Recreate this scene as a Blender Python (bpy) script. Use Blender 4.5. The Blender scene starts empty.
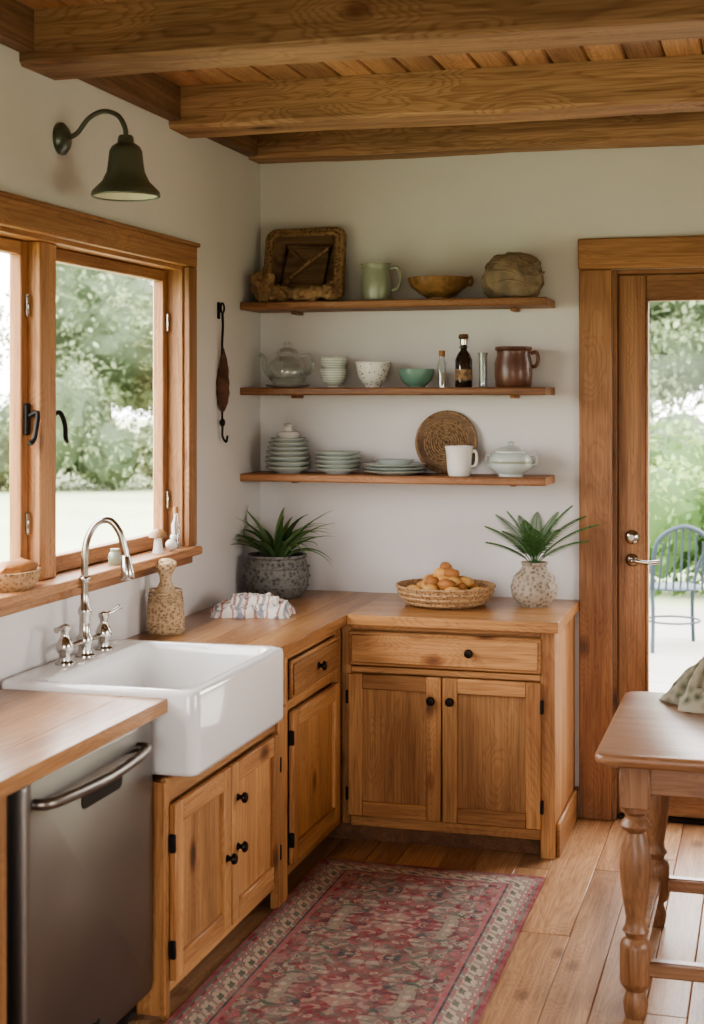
import bpy, bmesh, math, random
from mathutils import Vector, Matrix, noise
random.seed(7)
S = bpy.context.scene
pi = math.pi
try:
    S.view_settings.view_transform = 'AgX'; S.view_settings.look = 'AgX - Medium High Contrast'
except Exception: pass

# ------------------------------------------------------------------ materials
def lin(c):
    return tuple(((x/255)/12.92 if x/255 <= .04045 else (((x/255)+.055)/1.055)**2.4) for x in c) + (1,)

def newmat(name):
    m = bpy.data.materials.new(name); m.use_nodes = True
    nt = m.node_tree; b = nt.nodes['Principled BSDF']
    return m, nt, b

def N(nt, t, **kw):
    n = nt.nodes.new(t)
    for k, v in kw.items():
        if hasattr(n, k): setattr(n, k, v)
        else: n.inputs[k].default_value = v
    return n

def ramp(nt, stops, interp='LINEAR'):
    r = nt.nodes.new('ShaderNodeValToRGB'); cr = r.color_ramp; cr.interpolation = interp
    while len(cr.elements) < len(stops): cr.elements.new(.5)
    for e, (p, c) in zip(cr.elements, stops): e.position = p; e.color = c
    return r

def plain(name, col, rough=.5, metal=0, noise_amt=.12, nscale=8, bump=0, bscale=60, coat=0, spec=.5, trans=0):
    m, nt, b = newmat(name)
    tc = N(nt, 'ShaderNodeTexCoord')
    nz = N(nt, 'ShaderNodeTexNoise', Scale=nscale, Detail=5)
    nt.links.new(tc.outputs['Object'], nz.inputs['Vector'])
    c = lin(col); d = tuple(x*(1-noise_amt) for x in c[:3])+(1,); e = tuple(min(1, x*(1+noise_amt)) for x in c[:3])+(1,)
    r = ramp(nt, [(.3, d), (.7, e)])
    nt.links.new(nz.outputs['Fac'], r.inputs['Fac']); nt.links.new(r.outputs['Color'], b.inputs['Base Color'])
    b.inputs['Roughness'].default_value = rough; b.inputs['Metallic'].default_value = metal
    b.inputs['Coat Weight'].default_value = coat
    b.inputs['Specular IOR Level'].default_value = spec
    if trans: b.inputs['Transmission Weight'].default_value = trans
    if bump:
        n2 = N(nt, 'ShaderNodeTexNoise', Scale=bscale, Detail=4)
        nt.links.new(tc.outputs['Object'], n2.inputs['Vector'])
        bp = N(nt, 'ShaderNodeBump', Strength=bump, Distance=.01)
        nt.links.new(n2.outputs['Fac'], bp.inputs['Height']); nt.links.new(bp.outputs['Normal'], b.inputs['Normal'])
    return m

def wood(name, dark, light, axis='z', rough=.45, knots=.5, scale=1.0, bump=.15, coat=0, vary=.25, rings=.38, sat=.9, spec=.4):
    m, nt, b = newmat(name)
    L = nt.links.new
    tc = N(nt, 'ShaderNodeTexCoord'); at = N(nt, 'ShaderNodeAttribute', attribute_name='var')
    off = N(nt, 'ShaderNodeVectorMath', operation='SCALE'); off.inputs[0].default_value = (13.7, 7.3, 19.1)
    L(at.outputs['Fac'], off.inputs['Scale'])
    add = N(nt, 'ShaderNodeVectorMath', operation='ADD')
    L(tc.outputs['Object'], add.inputs[0]); L(off.outputs[0], add.inputs[1])
    ai = 'xyz'.index(axis)
    def mp(cross, along):
        s = [cross*scale]*3; s[ai] = along*scale
        q = N(nt, 'ShaderNodeMapping'); q.inputs['Scale'].default_value = s
        L(add.outputs[0], q.inputs['Vector']); return q
    q3 = mp(5.0, 2.6); vo = N(nt, 'ShaderNodeTexVoronoi', Scale=1); L(q3.outputs[0], vo.inputs['Vector'])
    q1 = mp(8, .8); n1 = N(nt, 'ShaderNodeTexNoise', Scale=1, Detail=3, Distortion=.5); L(q1.outputs[0], n1.inputs['Vector'])
    q2 = mp(130, 4); n2 = N(nt, 'ShaderNodeTexNoise', Scale=1, Detail=3); L(q2.outputs[0], n2.inputs['Vector'])
    mid = tuple((a+c)/2 for a, c in zip(lin(dark), lin(light)))
    r1 = ramp(nt, [(.25, lin(dark)), (.45, mid), (.58, lin(light)), (.78, mid)]); L(n1.outputs['Fac'], r1.inputs['Fac'])
    r2 = ramp(nt, [(.3, (.66, .58, .5, 1)), (.6, (1, 1, 1, 1))]); L(n2.outputs['Fac'], r2.inputs['Fac'])
    mx = N(nt, 'ShaderNodeMix', data_type='RGBA', blend_type='MULTIPLY'); mx.inputs[0].default_value = .85
    L(r1.outputs['Color'], mx.inputs[6]); L(r2.outputs['Color'], mx.inputs[7])
    col = mx.outputs[2]
    # growth-ring contours, bending round the knots
    kb = N(nt, 'ShaderNodeMapRange'); kb.inputs['From Min'].default_value = 0; kb.inputs['From Max'].default_value = .45; kb.inputs['To Min'].default_value = .28; kb.inputs['To Max'].default_value = 0
    L(vo.outputs['Distance'], kb.inputs['Value'])
    ad = N(nt, 'ShaderNodeMath', operation='ADD'); L(n1.outputs['Fac'], ad.inputs[0]); L(kb.outputs[0], ad.inputs[1])
    mu = N(nt, 'ShaderNodeMath', operation='MULTIPLY'); mu.inputs[1].default_value = 24; L(ad.outputs[0], mu.inputs[0])
    fr = N(nt, 'ShaderNodeMath', operation='FRACT'); L(mu.outputs[0], fr.inputs[0])
    rr_ = ramp(nt, [(0, (.58, .46, .34, 1)), (.22, (1, 1, 1, 1)), (.6, (1, 1, 1, 1)), (1, (.58, .46, .34, 1))]); L(fr.outputs[0], rr_.inputs['Fac'])
    mg = N(nt, 'ShaderNodeMix', data_type='RGBA', blend_type='MULTIPLY'); mg.inputs[0].default_value = rings
    L(col, mg.inputs[6]); L(rr_.outputs['Color'], mg.inputs[7]); col = mg.outputs[2]
    if knots:
        r3 = ramp(nt, [(.06, (.16, .09, .05, 1)), (.10, (.5, .36, .24, 1)), (.17, (1, 1, 1, 1))]); L(vo.outputs['Distance'], r3.inputs['Fac'])
        m3 = N(nt, 'ShaderNodeMix', data_type='RGBA', blend_type='MULTIPLY'); m3.inputs[0].default_value = knots
        L(col, m3.inputs[6]); L(r3.outputs['Color'], m3.inputs[7]); col = m3.outputs[2]
    hs = N(nt, 'ShaderNodeHueSaturation'); mr = N(nt, 'ShaderNodeMapRange'); hs.inputs['Saturation'].default_value = sat
    mr.inputs['To Min'].default_value = 1-vary; mr.inputs['To Max'].default_value = 1+vary*.5
    L(at.outputs['Fac'], mr.inputs['Value']); L(mr.outputs[0], hs.inputs['Value']); L(col, hs.inputs['Color'])
    L(hs.outputs['Color'], b.inputs['Base Color'])
    b.inputs['Roughness'].default_value = rough; b.inputs['Coat Weight'].default_value = coat
    b.inputs['Specular IOR Level'].default_value = spec
    b.inputs['Coat Roughness'].default_value = .25
    bp = N(nt, 'ShaderNodeBump', Strength=bump, Distance=.004); L(n2.outputs['Fac'], bp.inputs['Height'])
    L(bp.outputs['Normal'], b.inputs['Normal'])
    return m

def woven(name, c1, c2, scale=60, rough=.8, bump=.8):
    m, nt, b = newmat(name); L = nt.links.new
    tc = N(nt, 'ShaderNodeTexCoord')
    v = N(nt, 'ShaderNodeTexVoronoi', Scale=scale); L(tc.outputs['Object'], v.inputs['Vector'])
    r = ramp(nt, [(.1, lin(c2)), (.6, lin(c1))]); L(v.outputs['Distance'], r.inputs['Fac'])
    L(r.outputs['Color'], b.inputs['Base Color']); b.inputs['Roughness'].default_value = rough
    bp = N(nt, 'ShaderNodeBump', Strength=bump, Distance=.004, invert=True); L(v.outputs['Distance'], bp.inputs['Height'])
    L(bp.outputs['Normal'], b.inputs['Normal'])
    return m

def banded(name, c1, c2, freq=40, rough=.4, lo=.45, hi=.55, axis='Z'):
    m, nt, b = newmat(name); L = nt.links.new
    tc = N(nt, 'ShaderNodeTexCoord')
    w = N(nt, 'ShaderNodeTexWave', Scale=freq, Distortion=.6, bands_direction=axis); L(tc.outputs['Object'], w.inputs['Vector'])
    r = ramp(nt, [(lo, lin(c1)), (hi, lin(c2))]); L(w.outputs['Fac'], r.inputs['Fac'])
    L(r.outputs['Color'], b.inputs['Base Color']); b.inputs['Roughness'].default_value = rough
    bp = N(nt, 'ShaderNodeBump', Strength=.4, Distance=.003); L(w.outputs['Fac'], bp.inputs['Height'])
    L(bp.outputs['Normal'], b.inputs['Normal'])
    return m

def speckled(name, base, spot, scale=35, thr=.18, rough=.3):
    m, nt, b = newmat(name); L = nt.links.new
    tc = N(nt, 'ShaderNodeTexCoord')
    v = N(nt, 'ShaderNodeTexVoronoi', Scale=scale); L(tc.outputs['Object'], v.inputs['Vector'])
    r = ramp(nt, [(thr, lin(spot)), (thr+.1, lin(base))]); L(v.outputs['Distance'], r.inputs['Fac'])
    L(r.outputs['Color'], b.inputs['Base Color']); b.inputs['Roughness'].default_value = rough
    return m

def glassmat(name, tint=(1, 1, 1), body=.0, refl=.08):
    m, nt, b = newmat(name); L = nt.links.new
    nt.nodes.remove(b); out = nt.nodes['Material Output']
    t = N(nt, 'ShaderNodeBsdfTransparent'); t.inputs[0].default_value = tint+(1,)
    g = N(nt, 'ShaderNodeBsdfGlossy'); g.inputs['Roughness'].default_value = .04
    lw = N(nt, 'ShaderNodeLayerWeight', Blend=.25)
    mr = N(nt, 'ShaderNodeMapRange'); mr.inputs['To Min'].default_value = refl*.5; mr.inputs['To Max'].default_value = min(1, refl*6)
    L(lw.outputs['Facing'], mr.inputs['Value'])
    mx = N(nt, 'ShaderNodeMixShader'); L(mr.outputs[0], mx.inputs[0]); L(t.outputs[0], mx.inputs[1]); L(g.outputs[0], mx.inputs[2])
    o = mx.outputs[0]
    if body:
        d = N(nt, 'ShaderNodeBsdfDiffuse'); d.inputs[0].default_value = (.7, .72, .72, 1)
        m2 = N(nt, 'ShaderNodeMixShader'); m2.inputs[0].default_value = body
        L(o, m2.inputs[1]); L(d.outputs[0], m2.inputs[2]); o = m2.outputs[0]
    L(o, out.inputs['Surface'])
    return m

def leafmat(name, c1, c2, rough=.5, transl=.25):
    m, nt, b = newmat(name); L = nt.links.new
    at = N(nt, 'ShaderNodeAttribute', attribute_name='var')
    r = ramp(nt, [(0, lin(c1)), (1, lin(c2))]); L(at.outputs['Fac'], r.inputs['Fac'])
    L(r.outputs['Color'], b.inputs['Base Color']); b.inputs['Roughness'].default_value = rough
    tr = N(nt, 'ShaderNodeBsdfTranslucent'); L(r.outputs['Color'], tr.inputs[0])
    mx = N(nt, 'ShaderNodeMixShader'); mx.inputs[0].default_value = transl
    L(b.outputs[0], mx.inputs[1]); L(tr.outputs[0], mx.inputs[2]); L(mx.outputs[0], nt.nodes['Material Output'].inputs['Surface'])
    return m

CD, CL = (154, 102, 52), (198, 144, 84)
WX = wood('cabinet_wood_x', CD, CL, 'x', .45, .85, sat=.93); WY = wood('cabinet_wood_y', CD, CL, 'y', .45, .85, sat=.93); WZ = wood('cabinet_wood_z', CD, CL, 'z', .45, .85, sat=.93)
TD, TL = (148, 96, 52), (190, 134, 80)
TZ = wood('trim_wood_z', TD, TL, 'z', .5, .7); TX = wood('trim_wood_x', TD, TL, 'x', .5, .7); TY = wood('trim_wood_y', TD, TL, 'y', .5, .7)
KD, KL = (150, 100, 54), (190, 138, 82)
KY = wood('counter_wood_y', KD, KL, 'y', .3, .35, coat=.3, vary=.06, rings=.45, sat=.95); KX = wood('counter_wood_x', KD, KL, 'x', .3, .35, coat=.3, vary=.06, rings=.45, sat=.95)
BX = wood('beam_wood', (126, 88, 56), (186, 142, 98), 'x', .7, .95, scale=.85, bump=.6, rings=.6, sat=.86); BY = wood('beam_wood_y', (102, 70, 44), (148, 106, 70), 'y', .65, .6, scale=.7, sat=.86)
CEIL = wood('ceiling_planks', (144, 96, 60), (194, 142, 94), 'y', .65, .85, vary=.3, sat=.88)
FL = wood('floor_planks', (152, 106, 64), (202, 152, 100), 'y', .42, .6, vary=.34, coat=.08, rings=.45, sat=.88)
SHW = wood('shelf_wood', (128, 84, 48), (174, 120, 72), 'x', .5, .6)
TBX = wood('table_wood_x', (120, 80, 50), (164, 118, 78), 'x', .34, .3, coat=.2, rings=.4); TBZ = wood('table_wood_z', (118, 78, 46), (160, 112, 70), 'z', .4, .3, coat=.1, rings=.4)
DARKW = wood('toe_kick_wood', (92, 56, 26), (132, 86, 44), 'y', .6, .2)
CARV = wood('carved_wood', (84, 60, 42), (132, 102, 72), 'x', .7, .6, scale=1.8, bump=.8)
WALL = plain('plaster_wall', (217, 212, 209), .85, noise_amt=.03, nscale=1.5, bump=.12, bscale=25)
WHITE = plain('white_fireclay', (234, 233, 231), .12, noise_amt=.01, coat=.5)
STEEL = plain('stainless_steel', (138, 132, 126), .36, 1, noise_amt=.05, nscale=3)
STEELD = plain('steel_dark', (30, 29, 28), .4, .6)
NICKEL = plain('polished_nickel', (190, 184, 176), .16, 1, noise_amt=.03)
BRONZE = plain('oil_rubbed_bronze', (40, 32, 28), .32, .7)
IRON = plain('black_iron', (34, 30, 28), .5, .6)
GREENM = plain('olive_enamel', (78, 82, 70), .35, .0, coat=.4)
SHIN = plain('lamp_inner_enamel', (190, 185, 165), .5)
SAGE = plain('sage_ceramic', (152, 158, 138), .3, noise_amt=.08, coat=.3)
TEAL = plain('teal_ceramic', (108, 140, 124), .25, noise_amt=.15, coat=.3)
PLATE = plain('pale_green_porcelain', (190, 197, 192), .22, noise_amt=.04, coat=.3)
CREAM = plain('white_porcelain', (220, 217, 210), .25, noise_amt=.03, coat=.3)
CUPP = speckled('patterned_porcelain', (214, 210, 200), (120, 108, 92), 70, .22)
CUPG = banded('grooved_sage_cup', (170, 178, 164), (210, 210, 200), 30)
BROWN = plain('brown_glazed_stoneware', (96, 60, 44), .38, noise_amt=.2, coat=.15)
BRWB = plain('brown_bowl_glaze', (136, 102, 68), .4, noise_amt=.45, nscale=25, bump=.4, bscale=50)
STONE = plain('stone_crust', (132, 114, 94), .85, noise_amt=.4, nscale=14, bump=.9, bscale=40)
DRIFT = plain('driftwood', (140, 112, 82), .85, noise_amt=.5, nscale=20, bump=1, bscale=50)
WICK = woven('wicker_tan', (184, 148, 108), (114, 84, 56), 90)
WICKD = woven('wicker_dark', (150, 120, 88), (86, 62, 42), 70)
RAT = woven('rattan_vase', (196, 170, 136), (124, 98, 70), 85)
POTM = woven('grey_textured_pot', (122, 120, 114), (66, 64, 62), 55, .7)
VASE = woven('knobbly_vase', (164, 150, 132), (100, 86, 72), 60, .75)
SOIL = plain('soil', (50, 36, 26), .95)
CORK = plain('cork', (150, 112, 76), .9)
DGLASS = plain('dark_bottle_glass', (46, 34, 28), .1, coat=.6)
LABEL = plain('paper_label', (176, 160, 130), .8)
POTATO = plain('potato_skin', (204, 154, 90), .7, noise_amt=.25, nscale=15)
POTATO2 = plain('potato_skin_brown', (162, 108, 60), .7, noise_amt=.25, nscale=15)
FEATH = plain('dried_pod', (92, 62, 44), .8, noise_amt=.4, nscale=30)
GLASS = glassmat('window_glass', refl=.02)
CLRG = glassmat('clear_glass', (.93, .96, .95), body=.08, refl=.25)
LEAF = leafmat('aloe_leaf', (66, 100, 60), (140, 164, 110), .45)
FERN = leafmat('fern_leaf', (46, 86, 46), (96, 134, 76), .5)
TREEL = leafmat('tree_leaves', (84, 98, 70), (160, 172, 134), .7, .35)
BUSHL = leafmat('hedge_leaves', (78, 106, 54), (160, 182, 114), .7, .35)
TRUNK = plain('tree_bark', (96, 86, 78), .95, noise_amt=.3)
LAWN = plain('lawn_grass', (156, 166, 130), .95, noise_amt=.12, nscale=.6)
PAVE = plain('patio_stone', (142, 136, 128), .9, noise_amt=.12, nscale=1.5)
BLUEI = plain('painted_blue_iron', (40, 52, 60), .5, .3)

def towelmat():
    """white cotton printed with loose red and blue-grey check lines"""
    m, nt, b = newmat('tea_towel_print'); L = nt.links.new
    tc = N(nt, 'ShaderNodeTexCoord'); base = lin((220, 212, 202)); col = None
    for ax, c, fq, th in (('X', (150, 70, 62), 7, .93), ('Y', (104, 108, 124), 9, .95), ('X', (120, 120, 134), 3.2, .97)):
        w = N(nt, 'ShaderNodeTexWave', Scale=fq, Distortion=2.5, bands_direction=ax); w.inputs['Detail Scale'].default_value = 3
        L(tc.outputs['Object'], w.inputs['Vector'])
        r = ramp(nt, [(th-.04, (0, 0, 0, 1)), (th, (.7, .7, .7, 1))]); L(w.outputs['Fac'], r.inputs['Fac'])
        mx = N(nt, 'ShaderNodeMix', data_type='RGBA'); L(r.outputs[0], mx.inputs[0]); mx.inputs[7].default_value = lin(c)
        if col: L(col, mx.inputs[6])
        else: mx.inputs[6].default_value = base
        col = mx.outputs[2]
    L(col, b.inputs['Base Color']); b.inputs['Roughness'].default_value = .95
    return m
TOWEL = towelmat()
def linenmat():
    m, nt, b = newmat('sage_leaf_print_linen'); L = nt.links.new
    tc = N(nt, 'ShaderNodeTexCoord'); v = N(nt, 'ShaderNodeTexVoronoi', Scale=26); L(tc.outputs['Object'], v.inputs['Vector'])
    r = ramp(nt, [(.12, lin((84, 88, 68))), (.3, lin((118, 116, 96))), (.7, lin((154, 146, 126)))]); L(v.outputs['Distance'], r.inputs['Fac'])
    L(r.outputs['Color'], b.inputs['Base Color']); b.inputs['Roughness'].default_value = .95
    return m
CLOTHG = linenmat()

def rugmat(hx, hy):
    m, nt, b = newmat('persian_rug_pile'); L = nt.links.new
    tc = N(nt, 'ShaderNodeTexCoord'); sp = N(nt, 'ShaderNodeSeparateXYZ'); L(tc.outputs['Object'], sp.inputs[0])
    def M(op, a, bb=None, c=None):
        n = N(nt, 'ShaderNodeMath', operation=op)
        for i, x in enumerate((a, bb, c)):
            if x is None: continue
            if isinstance(x, (int, float)): n.inputs[i].default_value = x
            else: L(x, n.inputs[i])
        return n.outputs[0]
    ax = M('ABSOLUTE', sp.outputs['X']); ay = M('ABSOLUTE', sp.outputs['Y'])
    ex = M('SUBTRACT', hx, ax); ey = M('SUBTRACT', hy, ay)
    e = M('MINIMUM', ex, ey)
    py = M('PINGPONG', sp.outputs['Y'], .31)
    cb0 = N(nt, 'ShaderNodeCombineXYZ'); L(ax, cb0.inputs[0]); L(py, cb0.inputs[1])
    wn = N(nt, 'ShaderNodeTexNoise', Scale=14, Detail=2); L(cb0.outputs[0], wn.inputs['Vector'])
    ws = N(nt, 'ShaderNodeVectorMath', operation='SCALE'); ws.inputs['Scale'].default_value = .06; L(wn.outputs['Color'], ws.inputs[0])
    cb = N(nt, 'ShaderNodeVectorMath', operation='ADD'); L(cb0.outputs[0], cb.inputs[0]); L(ws.outputs[0], cb.inputs[1])
    v = N(nt, 'ShaderNodeTexVoronoi', Scale=16, Randomness=.95, distance='MANHATTAN'); L(cb.outputs[0], v.inputs['Vector'])
    sc = N(nt, 'ShaderNodeSeparateColor'); L(v.outputs['Color'], sc.inputs[0])
    red, rose, navy, green, beige, grey = [lin(c) for c in ((144, 50, 62), (174, 100, 102), (62, 66, 76), (94, 104, 90), (196, 178, 156), (142, 130, 120))]
    field = ramp(nt, [(0, red), (.34, beige), (.46, navy), (.56, rose), (.68, green), (.8, red), (.93, grey)], 'CONSTANT'); L(sc.outputs[0], field.inputs['Fac'])
    v2 = N(nt, 'ShaderNodeTexVoronoi', Scale=52, Randomness=.9); L(cb.outputs[0], v2.inputs['Vector'])
    s2 = N(nt, 'ShaderNodeSeparateColor'); L(v2.outputs['Color'], s2.inputs[0])
    det = ramp(nt, [(0, green), (.2, red), (.34, beige), (.52, navy), (.66, rose), (.85, red)], 'CONSTANT'); L(s2.outputs[0], det.inputs['Fac'])
    mx = N(nt, 'ShaderNodeMix', data_type='RGBA'); mx.inputs[0].default_value = .5; L(field.outputs[0], mx.inputs[6]); L(det.outputs[0], mx.inputs[7])
    # outlines of motifs
    lr = ramp(nt, [(.0, (0, 0, 0, 1)), (.25, (0, 0, 0, 1)), (.3, (.8, .8, .8, 1)), (.36, (.8, .8, .8, 1)), (.4, (0, 0, 0, 1))])
    dm = M('MULTIPLY', v.outputs['Distance'], 1.1); L(dm, lr.inputs['Fac'])
    m1 = N(nt, 'ShaderNodeMix', data_type='RGBA'); L(lr.outputs[0], m1.inputs[0]); L(mx.outputs[2], m1.inputs[6]); m1.inputs[7].default_value = beige
    # border motif
    pb = M('PINGPONG', M('ADD', sp.outputs['X'], sp.outputs['Y']), .045); cb2 = N(nt, 'ShaderNodeCombineXYZ'); L(pb, cb2.inputs[0]); L(e, cb2.inputs[1])
    v3 = N(nt, 'ShaderNodeTexVoronoi', Scale=52); L(cb2.outputs[0], v3.inputs['Vector'])
    s3 = N(nt, 'ShaderNodeSeparateColor'); L(v3.outputs['Color'], s3.inputs[0])
    bd = ramp(nt, [(0, beige), (.22, grey), (.4, green), (.5, rose), (.6, beige), (.74, grey), (.86, red)], 'CONSTANT'); L(s3.outputs[0], bd.inputs['Fac'])
    bsel = ramp(nt, [(0, (1, 1, 1, 1)), (.125, (0, 0, 0, 1))], 'CONSTANT'); L(e, bsel.inputs['Fac'])
    m2 = N(nt, 'ShaderNodeMix', data_type='RGBA'); L(bsel.outputs[0], m2.inputs[0]); L(m1.outputs[2], m2.inputs[6]); L(bd.outputs[0], m2.inputs[7])
    lines = ramp(nt, [(0, red), (.014, green), (.020, (0, 0, 0, 1)), (.03, rose), (.036, (0, 0, 0, 1)), (.113, navy), (.120, rose), (.135, (0, 0, 0, 1))], 'CONSTANT'); L(e, lines.inputs['Fac'])
    lm = ramp(nt, [(0, (1, 1, 1, 1)), (.020, (0, 0, 0, 1)), (.03, (1, 1, 1, 1)), (.036, (0, 0, 0, 1)), (.113, (1, 1, 1, 1)), (.135, (0, 0, 0, 1))], 'CONSTANT'); L(e, lm.inputs['Fac'])
    m3 = N(nt, 'ShaderNodeMix', data_type='RGBA'); L(lm.outputs[0], m3.inputs[0]); L(m2.outputs[2], m3.inputs[6]); L(lines.outputs[0], m3.inputs[7])
    # wear
    nz = N(nt, 'ShaderNodeTexNoise', Scale=16, Detail=8, Roughness=.8); L(tc.outputs['Object'], nz.inputs['Vector'])
    wr = ramp(nt, [(.40, (0, 0, 0, 1)), (.7, (.7, .7, .7, 1))]); L(nz.outputs['Fac'], wr.inputs['Fac'])
    m4 = N(nt, 'ShaderNodeMix', data_type='RGBA'); L(wr.outputs[0], m4.inputs[0]); L(m3.outputs[2], m4.inputs[6]); m4.inputs[7].default_value = lin((166, 150, 138))
    L(m4.outputs[2], b.inputs['Base Color']); b.inputs['Roughness'].default_value = .95
    n5 = N(nt, 'ShaderNodeTexNoise', Scale=260, Detail=2); L(tc.outputs['Object'], n5.inputs['Vector'])
    bp = N(nt, 'ShaderNodeBump', Strength=.5, Distance=.004); L(n5.outputs['Fac'], bp.inputs['Height']); L(bp.outputs['Normal'], b.inputs['Normal'])
    return m

# ------------------------------------------------------------------ mesh builder
class Mesher:
    def __init__(s, name, loc=(0, 0, 0), rz=0):
        s.name, s.loc, s.rz = name, loc, rz
        s.v, s.f, s.mi, s.sm, s.va, s.mats = [], [], [], [], [], []
    def add(s, verts, faces, mat, smooth=False, xf=None, var=None):
        if mat not in s.mats: s.mats.append(mat)
        k = s.mats.index(mat); o = len(s.v)
        s.v += [tuple(xf @ Vector(p)) if xf else tuple(p) for p in verts]
        v = random.random() if var is None else var
        for f in faces:
            s.f.append([i+o for i in f]); s.mi.append(k); s.sm.append(smooth); s.va.append(v)
    def box(s, x0, x1, y0, y1, z0, z1, mat, bev=.003, xf=None, seg=1):
        bm = bmesh.new(); bmesh.ops.create_cube(bm, size=1)
        x0, x1 = min(x0, x1), max(x0, x1); y0, y1 = min(y0, y1), max(y0, y1); z0, z1 = min(z0, z1), max(z0, z1)
        for v in bm.verts:
            v.co = ((x0+x1)/2+v.co.x*(x1-x0), (y0+y1)/2+v.co.y*(y1-y0), (z0+z1)/2+v.co.z*(z1-z0))
        b = min(bev, .45*min(x1-x0, y1-y0, z1-z0))
        if b > 0: bmesh.ops.bevel(bm, geom=bm.edges[:], offset=b, segments=seg, affect='EDGES', profile=.5)
        s.add([v.co[:] for v in bm.verts], [[v.index for v in f.verts] for f in bm.faces], mat, seg > 1, xf); bm.free()
    def loft(s, loops, mat, smooth=True, cap0=True, cap1=True, closed=True, xf=None):
        n = len(loops[0]); V = []; F = []
        for lp in loops: V += lp
        for i in range(len(loops)-1):
            for j in range(n if closed else n-1):
                k = (j+1) % n
                F.append([i*n+j, i*n+k, (i+1)*n+k, (i+1)*n+j])
        if cap0: F.append(list(range(n))[::-1])
        if cap1: F.append([(len(loops)-1)*n+j for j in range(n)])
        s.add(V, F, mat, smooth, xf)
    def lathe(s, prof, mat, c=(0, 0, 0), seg=32, xf=None, sx=1, sy=1, wob=0):
        V = []; F = []; rings = []
        for r, z in prof:
            if r < 1e-6: rings.append([len(V)]); V.append((c[0], c[1], c[2]+z))
            else:
                rings.append(list(range(len(V), len(V)+seg)))
                for j in range(seg):
                    a = 2*pi*j/seg; rr = r*(1+wob*noise.noise((math.cos(a)*2+c[0]*9, math.sin(a)*2, z*12)))
                    V.append((c[0]+math.cos(a)*rr*sx, c[1]+math.sin(a)*rr*sy, c[2]+z))
        for a, b in zip(rings, rings[1:]):
            for j in range(seg):
                k = (j+1) % seg
                if len(a) == 1 and len(b) == 1: continue
                if len(a) == 1: F.append([a[0], b[j], b[k]])
                elif len(b) == 1: F.append([a[j], a[k], b[0]])
                else: F.append([a[j], a[k], b[k], b[j]])
        s.add(V, F, mat, True, xf)
    def tube(s, pts, rad, mat, seg=10, closed=False, xf=None, flat=1):
        pts = [Vector(p) for p in pts]; n = len(pts)
        if not isinstance(rad, (list, tuple)): rad = [rad]*n
        loops = []; up = None
        for i, p in enumerate(pts):
            if closed: t = pts[(i+1) % n]-pts[i-1]
            else: t = pts[min(i+1, n-1)]-pts[max(i-1, 0)]
            t.normalize()
            if up is None: up = Vector((0, 0, 1)) if abs(t.z) < .9 else Vector((1, 0, 0))
            sd = t.cross(up).normalized(); up = sd.cross(t).normalized()
            loops.append([tuple(p+sd*math.cos(2*pi*j/seg)*rad[i]*flat+up*math.sin(2*pi*j/seg)*rad[i]) for j in range(seg)])
        if closed: loops.append(loops[0])
        s.loft(loops, mat, True, not closed, not closed, xf=xf)
    def blob(s, c, size, mat, amp=.1, freq=2, sub=3, p=1.0, seed=0, flatbot=False, var=None):
        bm = bmesh.new(); bmesh.ops.create_icosphere(bm, subdivisions=sub, radius=1)
        V = []
        for v in bm.verts:
            q = v.co.normalized(); d = 1+amp*noise.fractal(q*freq+Vector((seed, seed*1.7, 0)), 1, 2, 3)
            q = Vector([math.copysign(abs(x)**p, x) for x in q])*d
            z = max(q.z, -.8) if flatbot else q.z
            V.append((c[0]+q.x*size[0], c[1]+q.y*size[1], c[2]+z*size[2]))
        s.add(V, [[v.index for v in f.verts] for f in bm.faces], mat, True, var=var); bm.free()
    def sheet(s, fn, nx, ny, mat, zb=.0006):
        """closed thin cloth: top surface fn(u,w) in [-1,1]^2, flat underside"""
        V = [fn(-1+2*i/nx, -1+2*j/ny) for j in range(ny+1) for i in range(nx+1)]; o = len(V); F = []
        V += [(x, y, zb) for x, y, z in V]
        for j in range(ny):
            for i in range(nx):
                a = j*(nx+1)+i; F.append([a, a+1, a+nx+2, a+nx+1]); F.append([o+a, o+a+nx+1, o+a+nx+2, o+a+1])
        for i in range(nx): F.append([i, o+i, o+i+1, i+1]); a = ny*(nx+1)+i; F.append([a, a+1, o+a+1, o+a])
        for j in range(ny): a = j*(nx+1); c = a+nx+1; F.append([a, c, o+c, o+a]); a += nx; c += nx; F.append([a, o+a, o+c, c])
        s.add(V, F, mat, True)
    def done(s, recalc=True, sharp=40):
        me = bpy.data.meshes.new(s.name); me.from_pydata(s.v, [], s.f)
        for m in s.mats: me.materials.append(m)
        me.polygons.foreach_set('material_index', s.mi); me.polygons.foreach_set('use_smooth', s.sm)
        a = me.attributes.new('var', 'FLOAT', 'FACE'); a.data.foreach_set('value', s.va)
        if recalc:
            bm = bmesh.new(); bm.from_mesh(me); bmesh.ops.recalc_face_normals(bm, faces=bm.faces[:]); bm.to_mesh(me); bm.free()
        me.update()
        try: me.set_sharp_from_angle(angle=math.radians(sharp))
        except Exception: pass
        o = bpy.data.objects.new(s.name, me); S.collection.objects.link(o); o.location = s.loc; o.rotation_euler[2] = s.rz
        return o

def rrect(cx, cy, hx, hy, r, z, n=6):
    L = []
    for (sx, sy, a0) in ((1, 1, 0), (-1, 1, pi/2), (-1, -1, pi), (1, -1, 3*pi/2)):
        for i in range(n+1):
            a = a0+(pi/2*i/n if n else 0)
            L.append((cx+sx*(hx-r)+r*math.cos(a), cy+sy*(hy-r)+r*math.sin(a), z))
    return L

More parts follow.
